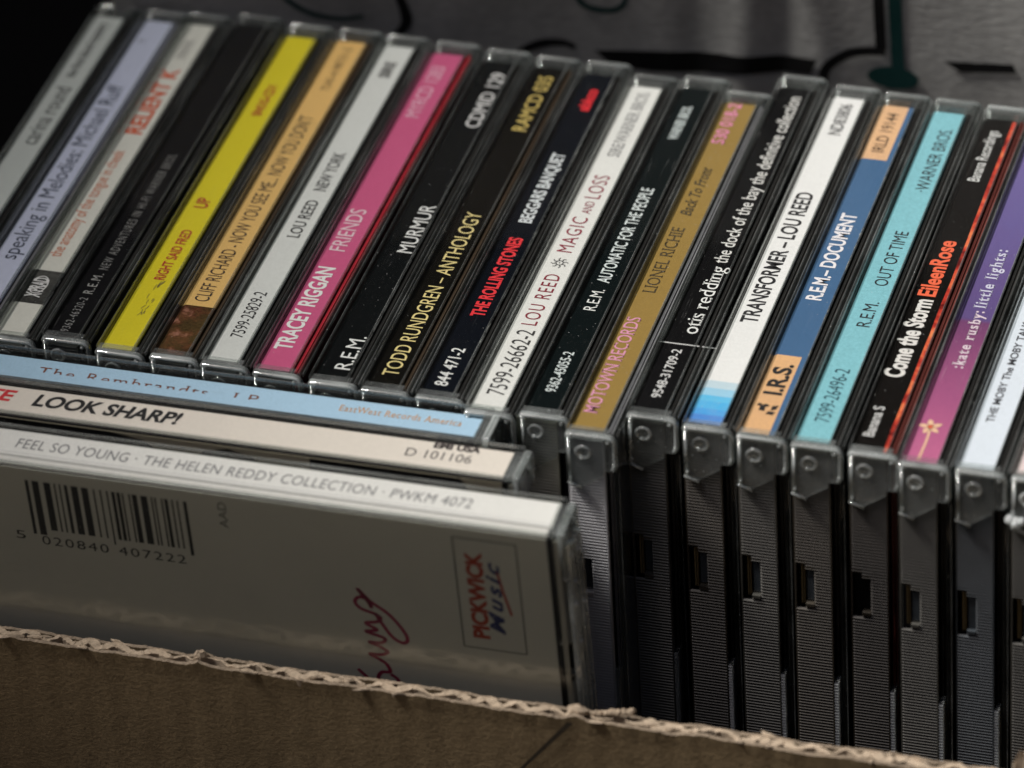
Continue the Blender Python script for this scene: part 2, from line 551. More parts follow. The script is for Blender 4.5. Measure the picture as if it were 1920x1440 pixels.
def label_mesh(x0=0.3, x1=7.2, y0=3.5, y1=121.5, mat=None, fold=0.75):
    m = MB()
    zt = -1.33
    prof = [(x0, -2.1), (x0+0.1, zt-0.33), (x0+fold, zt), (x1-0.15, zt), (x1, zt-0.2), (x1, -2.1)]  # left bevel shaped to catch light as a bright edge strip
    m.prism_xz(prof, y0, y1)
    return m.mesh("spine_label", mat)

jit = random.Random(21)
def make_case(x, y, z, label, mat, pages='pages', row=True, dark=True, lab=(0.3, 7.2), fold=0.75, group="CDs standing in the long row", category="CD case", tilt=0, shade='mid', block=True):
    o = bpy.data.objects.new("cd_case", None)
    o.empty_display_size = 0.01
    C.objects.link(o)
    o['label'] = label
    o['category'] = category
    o['group'] = group
    if row:
        o.matrix_world = Matrix.Translation((x*S, y*S, z*S)) @ Matrix.Rotation(R(tilt), 4, 'Z')
    else:
        o.matrix_world = Matrix.Translation((x*S, y*S, z*S)) @ Matrix.Rotation(R(tilt), 4, 'X') @ Matrix.Rotation(R(90), 4, 'Z')
    link("tray", TRAY if row else TRAY_F, o)
    lb = link("spine_label", label_mesh(lab[0], lab[1], mat=mat, fold=fold), o)
    link("spine_cover", COVER if row else COVER_F, o)
    link("lid", LID if row else LID_F, o)
    if row:
        link("booklet", booklet(M[pages]), o)
    for k in (0, 1):
        e = link("lid_ear", EAR[k][0], o)
        link("ear_rim", EAR[k][1], e)
        pn = link("hinge_pin", EAR[k][2], e)
        pn.location = (jit.uniform(-0.25, 0.25)*S, jit.uniform(0, 0.15)*S, jit.uniform(-0.4, 0.4)*S)
        if row:
            e.rotation_euler = (0, R(jit.uniform(-0.7, 0.7)), 0)
            e.location = (jit.uniform(-0.08, 0.08)*S, jit.uniform(-0.12, 0.05)*S, jit.uniform(-0.12, 0.05)*S)
    lb.rotation_euler.z = R(jit.uniform(-0.07, 0.07))
    lb.location.y = jit.uniform(-0.4, 0.3)*S
    r = link("ribbed_edge", rib_mesh(shade) if row else RIBC, o, kind='stuff')
    if row:
        if block:
            link("clip_block", BLOCK, o)
            link("inlay_edge", INLAY, o)
        link("lid_side_wall", LIDRIM, o, kind='stuff')
    return o, lb

# ------------------------------------------------------------------ the row
BLK = (0.0035, 0.0045, 0.005)
K = (0.012, 0.012, 0.014)       # black ink
W = (0.72, 0.73, 0.72)          # white ink
def T(s, a, b, cap, col, xc=3.6, **kw): return (s, a, b, cap, col, xc, kw)

rows = [
 # x of case, y of case front, z, material, pages, label, texts (y in world mm)
 (-162.2, -0.5, 0, label_mat("card_grey_white", (0.58, 0.62, 0.60)), 'pages', "CD case with pale grey-green spine and small black lettering, leftmost of the row",
  [T("carina round", 70, 92.3, 3.6, K, 3.5), T("the first blood mystery", 96.3, 118.3, 2.0, (0.06, 0.06, 0.06), 3.2, bold=0.02)]),
 (-151.3, -0.6, 0, label_mat("card_lilac", (0.56, 0.60, 0.76)), 'pages_white', "CD case with pale lilac spine and thin dark blue lettering",
  [T("speaking in Melodies: Michael Ruff", 28.5, 94.9, 3.5, (0.03, 0.04, 0.07), 3.2), T("T", 112, 113.5, 1.6, (0.1, 0.1, 0.15), 2.6)]),
 (-142.0, 0.0, 0, label_mat("card_warm_white", (0.70, 0.70, 0.64), stops=[(0, (0.70, 0.70, 0.64)), (14.3, (0.02, 0.02, 0.02)), (25.9, (0.70, 0.70, 0.64))], worn=0.35), 'pages',
  "CD case with off-white spine, orange lettering and a black logo block near its end",
  [T("the anatomy of the tongue in cheek", 31.4, 71.3, 2.6, (0.55, 0.13, 0.04), 3.1), T("RELIENT K", 77.9, 103.7, 3.5, (0.60, 0.09, 0.025), 3.6, bold=0.03),
   T("X PRAD", 16.8, 23.6, 3.0, (0.7, 0.7, 0.7), 3.6, bold=0.03), T("|||||||||||", 108, 115, 1.6, (0.2, 0.2, 0.2), 3.4)]),
 (-131.3, 2.0, 0, label_mat("card_charcoal", (0.007, 0.007, 0.008)), 'pages', "CD case with charcoal spine and tiny thin typewriter lettering, left of the yellow one",
  [T("9362-46320-2", 6.6, 18.6, 1.7, (0.22, 0.22, 0.22), 3.4, spacing=1.15), T("R.E.M.", 20.1, 27.3, 2.0, (0.34, 0.34, 0.33), 3.5, spacing=1.2),
   T("NEW ADVENTURES IN HI-FI WARNER BROS.", 28.8, 72.2, 1.9, (0.22, 0.22, 0.215), 3.7, spacing=1.25, wspace=1.1)]),
 (-119.3, 0.2, 0, label_mat("card_yellow", (0.70, 0.60, 0.03)), 'pages', "CD case with bright yellow spine and dark red lettering",
  [T("RIGHT SAID FRED", 28.4, 46.6, 2.1, (0.42, 0.02, 0.02), 3.9, bold=0.02), T("UP", 54.8, 58.5, 2.7, (0.40, 0.02, 0.02), 3.6, bold=0.02),
   T("SNOG-CD1", 90.3, 102.1, 1.9, (0.42, 0.04, 0.02), 3.8, bold=0.03)]),
 (-108.2, 0.6, 0, label_mat("card_tan", (0.70, 0.45, 0.16), picture=20.6, stops=[(0, (0.70, 0.45, 0.16)), (90, (0.76, 0.48, 0.17))]), 'pages_tan', "CD case with tan spine, thin dark lettering and a dark photograph at its near end",
  [T("CLIFF RICHARD - NOW YOU SEE ME... NOW YOU DON'T", 22.9, 92.3, 3.0, (0.03, 0.02, 0.015), 3.5), T("7243-4-98731-2", 102.5, 119.5, 1.8, (0.12, 0.07, 0.03), 3.8)]),
 (-97.6, 0.3, 0, label_mat("card_cool_white", (0.64, 0.66, 0.64)), 'pages', "CD case with light grey spine and black serif lettering, between tan and pink spines",
  [T("7599-25829-2", 12, 28, 2.6, K, 3.8, serif=True), T("LOU REED", 47.8, 61.7, 2.5, K, 3.9, serif=True, bold=0.01), T("NEW YORK", 65.2, 80, 2.5, K, 3.9, serif=True, bold=0.01),
   T("SIRE", 109.4, 115.6, 2.2, (0.07, 0.07, 0.07), 3.9, bold=0.04)]),
 (-86.7, 0.0, 0, label_mat("card_pink", (0.54, 0.10, 0.22), worn=0.3), 'pages_red', "CD case with hot pink spine, white lettering and a red booklet edge",
  [T("TRACEY RIGGAN", 10.4, 39.7, 3.4, W, 3.1, bold=0.025), T("FRIENDS", 45.7, 61, 3.3, (0.70, 0.55, 0.60), 3.1), T("MYRCD 1283", 96.5, 116.4, 3.0, (0.70, 0.42, 0.52), 3.2)]),
 (-75.0, -0.9, 0, label_mat("card_black_a", BLK, worn=0.25), 'pages', "CD case with black spine and large plain white lettering, right of the pink one",
  [T("R.E.M.", 6.5, 18, 3.2, W, 5.0), T("MURMUR", 48, 65.5, 3.2, W, 5.0), T("CDMID 129", 95.3, 116.6, 3.0, (0.6, 0.6, 0.6), 5.0, bold=0.01)]),
 (-64.2, -1.2, 0, label_mat("card_black_b", (0.0045, 0.004, 0.003)), 'pages_tan', "CD case with black spine and pale yellow lettering",
  [T("TODD RUNDGREN – ANTHOLOGY", 6.2, 64.5, 3.2, (0.72, 0.60, 0.26), 3.9), T("RAMCD 035", 95.7, 117.1, 3.0, (0.55, 0.42, 0.12), 3.9, bold=0.01)]),
 (-53.2, -1.2, 0, label_mat("card_black_c", (0.003, 0.0045, 0.008), worn=0.5), 'pages', "CD case with black spine, red and white condensed lettering and a small red logo",
  [T("844 471-2", 5.5, 18.4, 2.6, W, 3.6, bold=0.01), T("THE ROLLING STONES", 29.7, 58, 2.7, (0.75, 0.03, 0.04), 3.8, bold=0.03), T("BEGGARS BANQUET", 63.6, 89.7, 2.6, (0.62, 0.66, 0.68), 3.8, bold=0.03),
   T("abkco", 106.3, 114.7, 2.3, (0.75, 0.02, 0.03), 3.9, bold=0.03)]),
 (-42.4, -4.0, 0, label_mat("card_white_a", (0.74, 0.745, 0.72)), 'pages', "CD case with white spine and thin dark red spidery capitals, between two black spines",
  [T("7599-26662-2", 4.5, 26.8, 3.6, (0.03, 0.03, 0.03), 4.0), T("LOU REED", 28.6, 46.6, 3.1, (0.22, 0.012, 0.03), 3.8, spacing=1.2), T("MAGIC", 54.7, 67.5, 3.1, (0.24, 0.012, 0.035), 3.6, spacing=1.15),
   T("AND", 69, 73.4, 1.9, (0.24, 0.012, 0.035), 4.0), T("LOSS", 74.6, 83.2, 3.2, (0.24, 0.012, 0.035), 3.8, spacing=1.1), T("SIRE/WARNER BROS.", 90.5, 115.5, 2.5, (0.16, 0.16, 0.17), 3.8, serif=True)]),
 (-31.9, -2.4, 0, label_mat("card_black_d", (0.003, 0.006, 0.0065), worn=0.12), 'pages', "CD case with black spine and narrow white lettering, between white and gold spines",
  [T("9362-45055-2", 7.8, 21.5, 2.1, (0.62, 0.68, 0.68), 3.7, bold=0.01), T("R.E.M.", 36.1, 43.5, 2.5, W, 3.6), T("AUTOMATIC FOR THE PEOPLE", 46, 80.7, 2.6, (0.66, 0.72, 0.72), 3.6, bold=0.01),
   T("WARNER BROS.", 99.4, 112.2, 2.0, (0.5, 0.56, 0.56), 3.6, bold=0.03)]),
 (-21.5, -6.4, 0, label_mat("card_gold", (0.29, 0.19, 0.055), worn=0.35), 'pages_white', "CD case with gold spine and pink and dark serif lettering",
  [T("MOTOWN RECORDS", 2.3, 35.3, 2.8, (0.66, 0.28, 0.42), 2.7, serif=True, bold=0.005), T("LIONEL RICHIE", 44.1, 67.8, 2.6, (0.05, 0.035, 0.015), 3.1, serif=True), T("Back To Front", 72.3, 90.4, 2.3, (0.04, 0.03, 0.015), 3.1, serif=True, shear=0.3, bold=0.01),
   T("530 018-2", 99.3, 114.8, 2.6, (0.66, 0.22, 0.38), 2.8, serif=True, bold=0.02)]),
 (-11.4, 1.0, 0.6, label_mat("card_black_e", (0.0045, 0.0045, 0.005), worn=0.1), 'pages', "CD case with black spine and one long line of small white letters",
  [T("9548-31709-2", 9.4, 25.9, 1.9, (0.6, 0.6, 0.6), 3.9, bold=0.01), T("|", 27.6, 27.9, 8.5, (0.6, 0.6, 0.6), 4.2), T("otis redding", 31.6, 55.3, 3.2, W, 4.6, serif=True), T("the dock of the bay the definitive collection", 56.6, 119.2, 2.9, (0.66, 0.66, 0.64), 4.4, bold=0.005)]),
 (-0.2, 0.3, 0, label_mat("card_white_b", (0.75, 0.755, 0.75), gradient=False,
    stops=[(0, (0.05, 0.22, 0.62)), (6, (0.04, 0.32, 0.72)), (8, (0.05, 0.40, 0.75)), (10.5, (0.08, 0.46, 0.76)), (12.5, (0.28, 0.55, 0.74)), (15.0, (0.48, 0.62, 0.70)), (17.2, (0.75, 0.755, 0.75))]), 'pages',
  "CD case with white spine, bold black capitals and blue bands at its near end",
  [T("TRANSFORMER – LOU REED", 38.3, 85.5, 3.3, K, 3.5, bold=0.02), T("ND83806", 107.6, 119.4, 2.6, K, 3.8, bold=0.01)]),
 (10.6, -0.3, 0, label_mat("card_blue", (0.06, 0.13, 0.25), stops=[(0, (0.72, 0.42, 0.20)), (29.4, (0.06, 0.13, 0.25)), (100.6, (0.72, 0.44, 0.24))], blue_edge=(5.9, (0.06, 0.13, 0.25)), worn=0.55), 'pages',
  "CD case with blue spine, white lettering and tan blocks at both ends",
  [T("I.R.S.", 16.1, 26.5, 3.4, K, 3.3, bold=0.035), T("R.E.M.– DOCUMENT", 49, 80.3, 3.0, (0.74, 0.72, 0.75), 3.3, bold=0.025), T("IRLD 19144", 103.5, 118.4, 2.5, (0.08, 0.05, 0.03), 3.3, bold=0.005)]),
 (21.4, -0.6, 0, label_mat("card_turquoise", (0.22, 0.50, 0.57), grain=0.2), 'pages', "CD case with turquoise spine and condensed black lettering",
  [T("7599-26496-2", 9.4, 27.2, 2.9, (0.02, 0.07, 0.09), 3.9), T("R.E.M.", 42, 50.7, 2.7, K, 4.2), T("OUT OF TIME", 56.5, 76.1, 2.7, K, 4.3), T("·WARNER BROS.", 91, 114.8, 2.7, K, 4.6)]),
 (32.7, -1.0, 0, label_mat("card_black_f", (0.006, 0.005, 0.0045), stripe=6.3), 'pages_orange', "CD case with black spine edged in red, bold white and orange lettering",
  [T("Banana S", 7, 17, 2.1, (0.5, 0.5, 0.5), 2.4, bold=0.02), T("Come the Storm", 27, 54, 3.7, (0.66, 0.64, 0.62), 2.6, bold=0.035), T("EileenRose", 55.2, 75.1, 3.4, (0.75, 0.12, 0.05), 2.8, bold=0.03), T("Banana Recordings", 97.3, 116.3, 2.4, W, 3.0)]),
 (42.7, -2.6, 0, label_mat("card_purple", (0.22, 0.08, 0.24), gradient=True, worn=0.4,
    stops=[(0, (0.52, 0.14, 0.27)), (25, (0.34, 0.09, 0.20)), (51, (0.15, 0.05, 0.13)), (52, (0.10, 0.07, 0.20)), (85, (0.12, 0.10, 0.27)), (125, (0.15, 0.13, 0.32))]), 'pages',
  "CD case with pink-to-violet spine and a small orange flower drawing",
  [T(":kate rusby:", 32.6, 52.3, 2.3, (0.66, 0.55, 0.62), 3.9, serif=True, bold=0.02, spacing=1.25), T("little lights:", 53.4, 74.2, 2.4, (0.55, 0.55, 0.68), 3.8, serif=True, bold=0.02, spacing=1.25)]),
 (53.6, -2.2, 0, label_mat("card_ice_white", (0.66, 0.72, 0.80)), 'pages', "CD case with icy white spine and tiny black lettering, second from right",
  [T("THE MOBY The MOBY TALK | Label KONG - 4 ( RECORDS", 16.3, 86, 1.5, (0.05, 0.05, 0.06), 3.0, bold=0.02)]),
 (64.4, -2.4, 0, label_mat("card_blush", (0.72, 0.60, 0.60)), 'pages', "CD case with plain blush-coloured spine, rightmost of the row",
  []),
]
labels_made = []
for i, (x, y, z, mat, pages, lab, texts) in enumerate(rows):
    o, lb = make_case(x, y, z, lab, mat, pages, tilt=random.uniform(-0.12, 0.12) if i not in (4,) else 0,
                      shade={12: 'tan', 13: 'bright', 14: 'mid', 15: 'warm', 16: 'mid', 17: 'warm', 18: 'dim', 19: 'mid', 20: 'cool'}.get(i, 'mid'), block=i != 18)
    labels_made.append((o, lb))
    for s, a, b, cap, col, xc, kw in texts:
        lettering(lb, s, a-y, b-y, cap, col, xc, **kw)

def flat_on_label(lb, name, shapes, col, z=-1.27):
    m = MB()
    for vs, fs in shapes:
        m.add([(a, b, z) for a, b in vs], fs)
    return link(name, m.mesh(name, ink(col)), lb)

# sun drawing on the white spine with the red capitals
lb = labels_made[11][1]; y0 = 50.8+4.0
sh = []
for k in range(8):
    a = R(45*k+10)
    c, s_ = math.cos(a), math.sin(a)
    pts = [(3.8+c*0.85-s_*0.0, y0+s_*0.85), (3.8+c*1.25-s_*0.25, y0+s_*1.25+c*0.25), (3.8+c*1.75+s_*0.1, y0+s_*1.75-c*0.1)]
    sh.append(stroke(smooth_line(pts, 3), 0.22))
sh.append(stroke([(3.8+0.75*math.cos(R(t)), y0+0.75*math.sin(R(t))) for t in range(0, 361, 24)], 0.2))
sh.append(stroke([(3.65, y0), (3.95, y0)], 0.3))
flat_on_label(lb, "sun_drawing", sh, (0.03, 0.03, 0.03))
# little standing figure on the tan block of the blue spine
lb = labels_made[16][1]; b0 = 11.5
man = [[(2.0, b0-0.6), (2.0, b0+1.0), (3.0, b0+1.7), (3.9, b0+1.2), (3.0, b0+0.6), (3.2, b0-0.7)], [(1.3, b0+0.9), (1.5, b0+1.7), (2.2, b0+1.6), (2.1, b0+0.9)],
       [(4.3, b0-0.3), (4.3, b0+1.2), (5.5, b0+1.6), (5.2, b0+0.2)], [(3.6, b0-1.6), (3.9, b0-0.6), (5.4, b0-0.7), (5.0, b0-1.7)]]
flat_on_label(lb, "figure_print", [(p, [tuple(range(len(p)))]) for p in man], K)
# flower on the purple spine
lb = labels_made[19][1]; fy = 12.5+2.6; fx = 3.3
sh = []
for k in range(5):
    a = R(72*k+100)
    c, s_ = math.cos(a), math.sin(a)
    p = [(fx+c*0.2-s_*0.5, fy+s_*0.2+c*0.5), (fx+c*1.5-s_*0.6, fy+s_*1.5+c*0.6), (fx+c*2.5-s_*0.2, fy+s_*2.5+c*0.2), (fx+c*1.7+s_*0.5, fy+s_*1.7-c*0.5), (fx+c*0.2+s_*0.5, fy+s_*0.2-c*0.5)]
    sh.append((p, [(0, 1, 2, 3, 4)]))
sh.append(stroke([(fx+0.1, fy-0.8), (fx+0.25, fy-4.5), (fx+0.1, fy-11)], 0.45))
flat_on_label(lb, "flower_print", sh, (0.72, 0.46, 0.30))
flat_on_label(lb, "flower_print", [([(fx+0.45*math.cos(R(t)), fy+0.45*math.sin(R(t))) for t in range(0, 360, 45)], [tuple(range(8))])], (0.7, 0.1, 0.05), -1.25)
o21 = labels_made[21][0]
m = MB()
for cx_, cz_, rr_ in ((0.2, -9.6, 1.0), (1.3, -10.2, 1.2), (2.4, -9.8, 0.8), (1.9, -10.9, 0.7)):
    m.lathe_y(cx_, cz_, [(0.0, -1.2*rr_)]+[(rr_*math.sin(R(t))*random.uniform(0.85, 1.15), -1.2*rr_*math.cos(R(t))) for t in (30, 60, 90, 120)], 9)
link("broken_hinge_chip", m.mesh("broken_hinge_chip", clear_plastic("frosted_broken_plastic", (0.8, 0.82, 0.82), 0.5, (0.8, 0.84, 0.85))), o21)
# oval outline of the logo on the off-white spine, scribbled pencil on the yellow one
lb = labels_made[2][1]
flat_on_label(lb, "logo_outline", [stroke([(3.6+1.7*math.cos(R(t)), 21.2+3.0*math.sin(R(t))) for t in range(-150, 151, 15)], 0.25)], (0.7, 0.7, 0.7))
lb = labels_made[4][1]
rr = random.Random(3)
sh = []
for k in range(16):
    a, b = rr.uniform(3.2, 5.2), rr.uniform(15, 27)
    sh.append(stroke([(a, b), (a+rr.uniform(-0.3, 0.6), b+rr.uniform(0.8, 2.0))], 0.12))
flat_on_label(lb, "pencil_scribble", sh, (0.16, 0.13, 0.05))

# ------------------------------------------------------------------ three cases standing across the front
GR = "CDs standing across the front of the row"
def printed_back(o, name, mat, x=0.34):
    m = MB()
    m.box(x, x+0.15, 3.6, LEN-3.6, -118, -1.9, 0)
    return link(name, m.mesh(name, mat), o)
def front_case(xr, yb, lab, mat, labx, tilt=0, fold=0.3):
    """right end at xr, rear (lid) side at yb; local x runs away from the camera"""
    piv = Vector((xr, yb, 0))
    off = Matrix.Rotation(R(tilt), 4, 'X') @ Vector((0, -TH, 0))
    p = piv+off
    return make_case(p.x, p.y, p.z, lab, mat, 'pages', row=False, dark=False, lab=labx, fold=fold, group=GR, tilt=tilt)

oR, lR = front_case(-34.8, -1.5, "CD case with pale blue spine and brown typewriter lettering, across the front",
                    label_mat("card_pale_blue", (0.42, 0.62, 0.80)), (2.0, 8.9))
def LX(xr, X): return xr-X          # world x -> local y for a case whose right end is at xr
def ftext(lb, xr, s, xa, xb, cap, col, xc, **kw):
    # text reads towards +X, i.e. towards smaller local y
    return lettering(lb, s, LX(xr, xa), LX(xr, xb), cap, col, xc, flip=True, **kw)
BR = (0.20, 0.07, 0.04)
ftext(lR, -34.8, "The Rembrandts", -128.2, -93.2, 2.6, BR, 5.0, serif=True, spacing=1.25)
ftext(lR, -34.8, "LP", -88.1, -82.9, 2.4, BR, 5.0, serif=True, spacing=1.3)
ftext(lR, -34.8, "EastWest Records America", -66.5, -41.9, 1.9, (0.62, 0.30, 0.08), 5.8, serif=True, spacing=1.1)

oL, lL = front_case(-25.6, -12.3, "CD case with cream spine and heavy black slanted capitals, across the front",
                    label_mat("card_cream", (0.76, 0.70, 0.63)), (1.4, 9.8))
ftext(lL, -25.6, "ROXETTE", -153, -129.4, 3.4, (0.60, 0.03, 0.04), 6.6, bold=0.03, shear=0.2)
ftext(lL, -25.6, "LOOK SHARP!", -125.4, -95.2, 3.6, K, 6.3, bold=0.035, shear=0.2)
ftext(lL, -25.6, "D 101106", -49.5, -36.4, 2.5, (0.10, 0.09, 0.09), 5.6)
ftext(lL, -25.6, "EMI USA", -44.8, -35.5, 1.8, (0.05, 0.04, 0.04), 8.9, bold=0.05)
bk = printed_back(oL, "back_card", label_mat("card_back_taupe", (0.55, 0.48, 0.36)))
def face_print(parent, name, shapes, col, x=0.32):
    m = MB()
    for vs, fs in shapes:
        m.add([(x, a, b) for a, b in vs], fs)
    return link(name, m.mesh(name, ink(col)), parent)
xr = -25.6
b3 = [(LX(xr, X), Z) for X, Z in [(-67.5, -2), (-37.5, -2), (-36.2, -3.5), (-36.2, -16), (-67.5, -16)]]
b2 = [(LX(xr, X), Z) for X, Z in [(-92, -16), (-91.5, -6), (-89, -3.6), (-84, -2.4), (-79, -3.6), (-76.5, -6), (-76, -16)]]
b1 = [(LX(xr, X), Z) for X, Z in [(-140, -2), (-108, -2), (-101, -3), (-98.5, -5), (-98.5, -16), (-140, -16)]]
face_print(bk, "back_print", [(p, [tuple(range(len(p)))]) for p in (b1, b2, b3)], (0.006, 0.006, 0.006))

xrF = -13.0
oF, lF = front_case(xrF, -26.4, "white CD case nearest the cardboard rim, its barcoded back card turned outwards",
                    label_mat("card_white_front", (0.74, 0.735, 0.71)), (3.1, 10.2), tilt=6.3)
ftext(lF, xrF, "FEEL SO YOUNG · THE HELEN REDDY COLLECTION · PWKM 4072", -124.6, -33.1, 2.6, (0.17, 0.17, 0.18), 6.6, shear=0.12, spacing=1.06)
m = MB(); m.box(2.05, 4.45, 3.6, 121.4, -1.32, -1.22, 0)
link("label_fold", m.mesh("label_fold", lR.data.materials[0]), lR)
for o_lb, xl, cc in ((lF, 3.9, (0.5, 0.5, 0.5)),):
    m = MB(); m.box(xl, xl+0.16, 3.6, 121.4, -1.34, -1.30, 0)
    link("fold_line", m.mesh("fold_line", ink(cc)), o_lb)
m = MB(); m.prism_xz([(0.7, -2.1), (0.75, -1.4), (2.75, -1.4), (2.8, -2.1)], 3.5, 121.5)  # white strip standing in for the back inlay's fold mirrored in the plastic
link("reflection_strip", m.mesh("reflection_strip", label_mat("card_white_reflection", (0.66, 0.65, 0.62))), oF)
bk = printed_back(oF, "back_card", label_mat("card_back_white", (0.68, 0.67, 0.60), grain=0.03))
m = MB(); m.box(-0.25, 0.22, 1.4, LEN-1.4, -120, -1.0, 0.12)
link("back_cover", m.mesh("back_cover", M['face']), oF)
m = MB()
for xa, wd in ((1.6, 0.9), (3.6, 0.6), (6.0, 1.1), (8.6, 0.8)):
    m.box(xa, xa+wd, -0.5, 0.9, -100, -3.0-xa*0.4, 0.25)
for bx_, bz_, br_ in ((2.0, -6.5, 0.75), (4.4, -5.2, 0.6), (6.4, -9.0, 0.8), (3.2, -14.5, 0.6), (2.2, -19.5, 0.85), (6.8, -23.0, 0.6), (3.0, -30.0, 0.7), (8.9, -12.0, 0.5), (2.1, -3.6, 0.5)):  # beads added between the ribs as sun glints
    m.lathe_y(bx_, bz_, [(0.0, -1.1)]+[(br_*math.sin(R(t)), -0.2-0.9*math.cos(R(t))) for t in (20, 40, 60, 80, 95)], 12)
link("moulded_end_glints", m.mesh("moulded_end_glints", M['rim_front'], True), oF)
def FP(X, Z): return (LX(xrF, X), Z)
# barcode
bars = []
rr = random.Random(12)
x = -121.0
while x < -88.2:
    w = rr.choice([0.35, 0.35, 0.7, 0.7, 1.05, 1.4])
    g = rr.choice([0.35, 0.35, 0.7, 0.7, 1.0])
    zb = -18.9 if (x < -119.3 or x+w > -89.6 or -105.6 < x < -104) else -17.4
    bars.append(([FP(x, -4.8), FP(x+w, -4.8), FP(x+w, zb), FP(x, zb)], [(0, 1, 2, 3)]))
    x += w+g
face_print(bk, "barcode", bars, (0.012, 0.012, 0.012))
def face_text(parent, s, X0, X1, Zc, cap, col, name="lettering", vertical=False, **kw):
    vs, fs = glyphs(s, **kw)
    xs = [p[0] for p in vs]; a, b = min(xs), max(xs)
    k = (X1-X0)/(b-a); h = cap/CAP
    if vertical:       # reads upwards; X0..X1 are then z, Zc is the middle x
        out = [FP(Zc-(y*h-cap/2), X0+(x_-a)*k) for x_, y in vs]
    else:
        out = [FP(X0+(x_-a)*k, Zc+(y*h-cap/2)) for x_, y in vs]
    return face_print(parent, name, [(out, fs)], col)
face_text(bk, "5", -124.8, -122.8, -19.6, 2.1, (0.012, 0.012, 0.012))
face_text(bk, "020840 407222", -119.5, -90.0, -20.3, 2.2, (0.012, 0.012, 0.012), spacing=1.2)
face_text(bk, "AAD", -10.3, -3.7, -81.0, 1.7, (0.08, 0.08, 0.07), vertical=True)
# maker's logo: framed box, block capitals and script beside it, all turned upright
fr = [(-35.2, -4.4), (-22.7, -4.4), (-22.7, -33.0), (-35.2, -33.0), (-35.2, -4.4)]
sh = []
for a, b in zip(fr[:-1], fr[1:]):
    sh.append(stroke([FP(*a), FP(*b)], 0.3))
face_print(bk, "logo_frame", sh, (0.14, 0.14, 0.13))
face_text(bk, "PICKWICK", -30.3, -7.6, -31.4, 3.0, (0.42, 0.05, 0.02), vertical=True, bold=0.05)
face_text(bk, "Music", -28.6, -9.8, -28.0, 2.8, (0.03, 0.04, 0.16), vertical=True, bold=0.03, shear=0.35, spacing=1.3)
face_print(bk, "logo_swash", [stroke([FP(-27.0, -12.0), FP(-26.2, -17.0), FP(-24.9, -23.2)], 0.55)], (0.42, 0.05, 0.03))
# hand-script word, reading upwards
def script(word_pts, w=0.62):
    return [stroke([FP(*p) for p in smooth_line(l, 6)], w) for l in word_pts]
Y = [[(-57.6, -43.4), (-55.6, -45.6), (-53.0, -47.6), (-50.0, -47.6)],
     [(-51.0, -43.6), (-49.6, -44.8), (-50.0, -46.4), (-52.2, -46.6), (-53.6, -45.2), (-52.8, -43.4), (-51.0, -42.9), (-51.6, -40.8)],
     [(-51.6, -40.8), (-53.4, -39.6), (-54.8, -38.8), (-52.4, -38.6), (-51.0, -37.6), (-52.6, -36.4), (-54.6, -35.6), (-52.2, -35.4), (-51.2, -34.2), (-53.0, -33.4)],
     [(-53.0, -33.4), (-55.0, -32.8), (-52.6, -32.0), (-54.8, -30.6), (-52.4, -29.8), (-51.6, -28.6), (-53.0, -27.6)],
     [(-53.0, -27.6), (-55.4, -26.8), (-56.4, -25.2), (-55.4, -23.8), (-53.6, -24.4), (-53.2, -26.4), (-53.6, -25.0), (-55.6, -21.6), (-53.2, -24.6), (-50.0, -27.2), (-47.6, -30.6),
      (-46.6, -33.4), (-47.6, -34.6), (-49.6, -33.4), (-51.4, -30.2), (-52.6, -27.6)]]
face_print(bk, "script_lettering", script(Y, 0.8), (0.32, 0.016, 0.07))

# ------------------------------------------------------------------ cardboard box
def board_mat(name, col, dark_line=None):
    n = NT(name)
    o, v, xyz = n.coords()
    f1 = n.noise(o, 1300, 4, 0.7, stretch=(0.75, 1, 1))
    f2 = n.noise(o, 120, 5, 0.6)
    f3 = n.noise(o, 5200, 2, 0.6)
    c = n.mix(n.ramp(f1, [(0.35, 0.0), (0.65, 0.7)]), col, tuple(0.5*x for x in col))
    c = n.mix(n.ramp(f2, [(0.35, 0.0), (0.7, 0.4)]), c, tuple(0.6*x for x in col))
    c = n.mix(n.ramp(f3, [(0.62, 0.0), (0.75, 0.6)]), c, tuple(min(1, 1.6*x) for x in col))
    wv = n.n("ShaderNodeTexWave", wave_type='BANDS', bands_direction='X')
    n.put(wv.inputs['Vector'], o)
    wv.inputs['Scale'].default_value = 48.0
    wv.inputs['Distortion'].default_value = 0.6
    c = n.mix(n.math('MULTIPLY', wv.outputs[0], 0.10), c, tuple(0.55*x for x in col))
    f4 = n.noise(o, 22, 5, 0.65)
    c = n.mix(n.ramp(f4, [(0.5, 0.0), (0.62, 0.35)]), c, tuple(0.5*x for x in col))
    f5 = n.noise(o, 2600, 2, 0.5, stretch=(1, 1, 0.25))
    c = n.mix(n.ramp(f5, [(0.66, 0.0), (0.72, 0.5)]), c, tuple(0.25*x for x in col))
    h = n.math('ADD', n.math('ADD', f1, n.math('MULTIPLY', f2, 1.5)), n.math('MULTIPLY', wv.outputs[0], 0.5))
    return n.end(n.principled(c, 0.85, 0.15, n.bump(h, 0.5, 0.0003)))
BOARD = board_mat("brown_cardboard", (0.28, 0.205, 0.118))
TORN = board_mat("torn_cardboard", (0.54, 0.43, 0.32))
box = bpy.data.objects.new("cardboard_box", None)
C.objects.link(box)
box['label'] = "brown cardboard box with a rough torn front rim, holding the CDs"
box['category'] = "cardboard box"
box.location = (-45*S, -36.6*S, -148.1*S)
BX = Vector((-45, -39.7, -146))

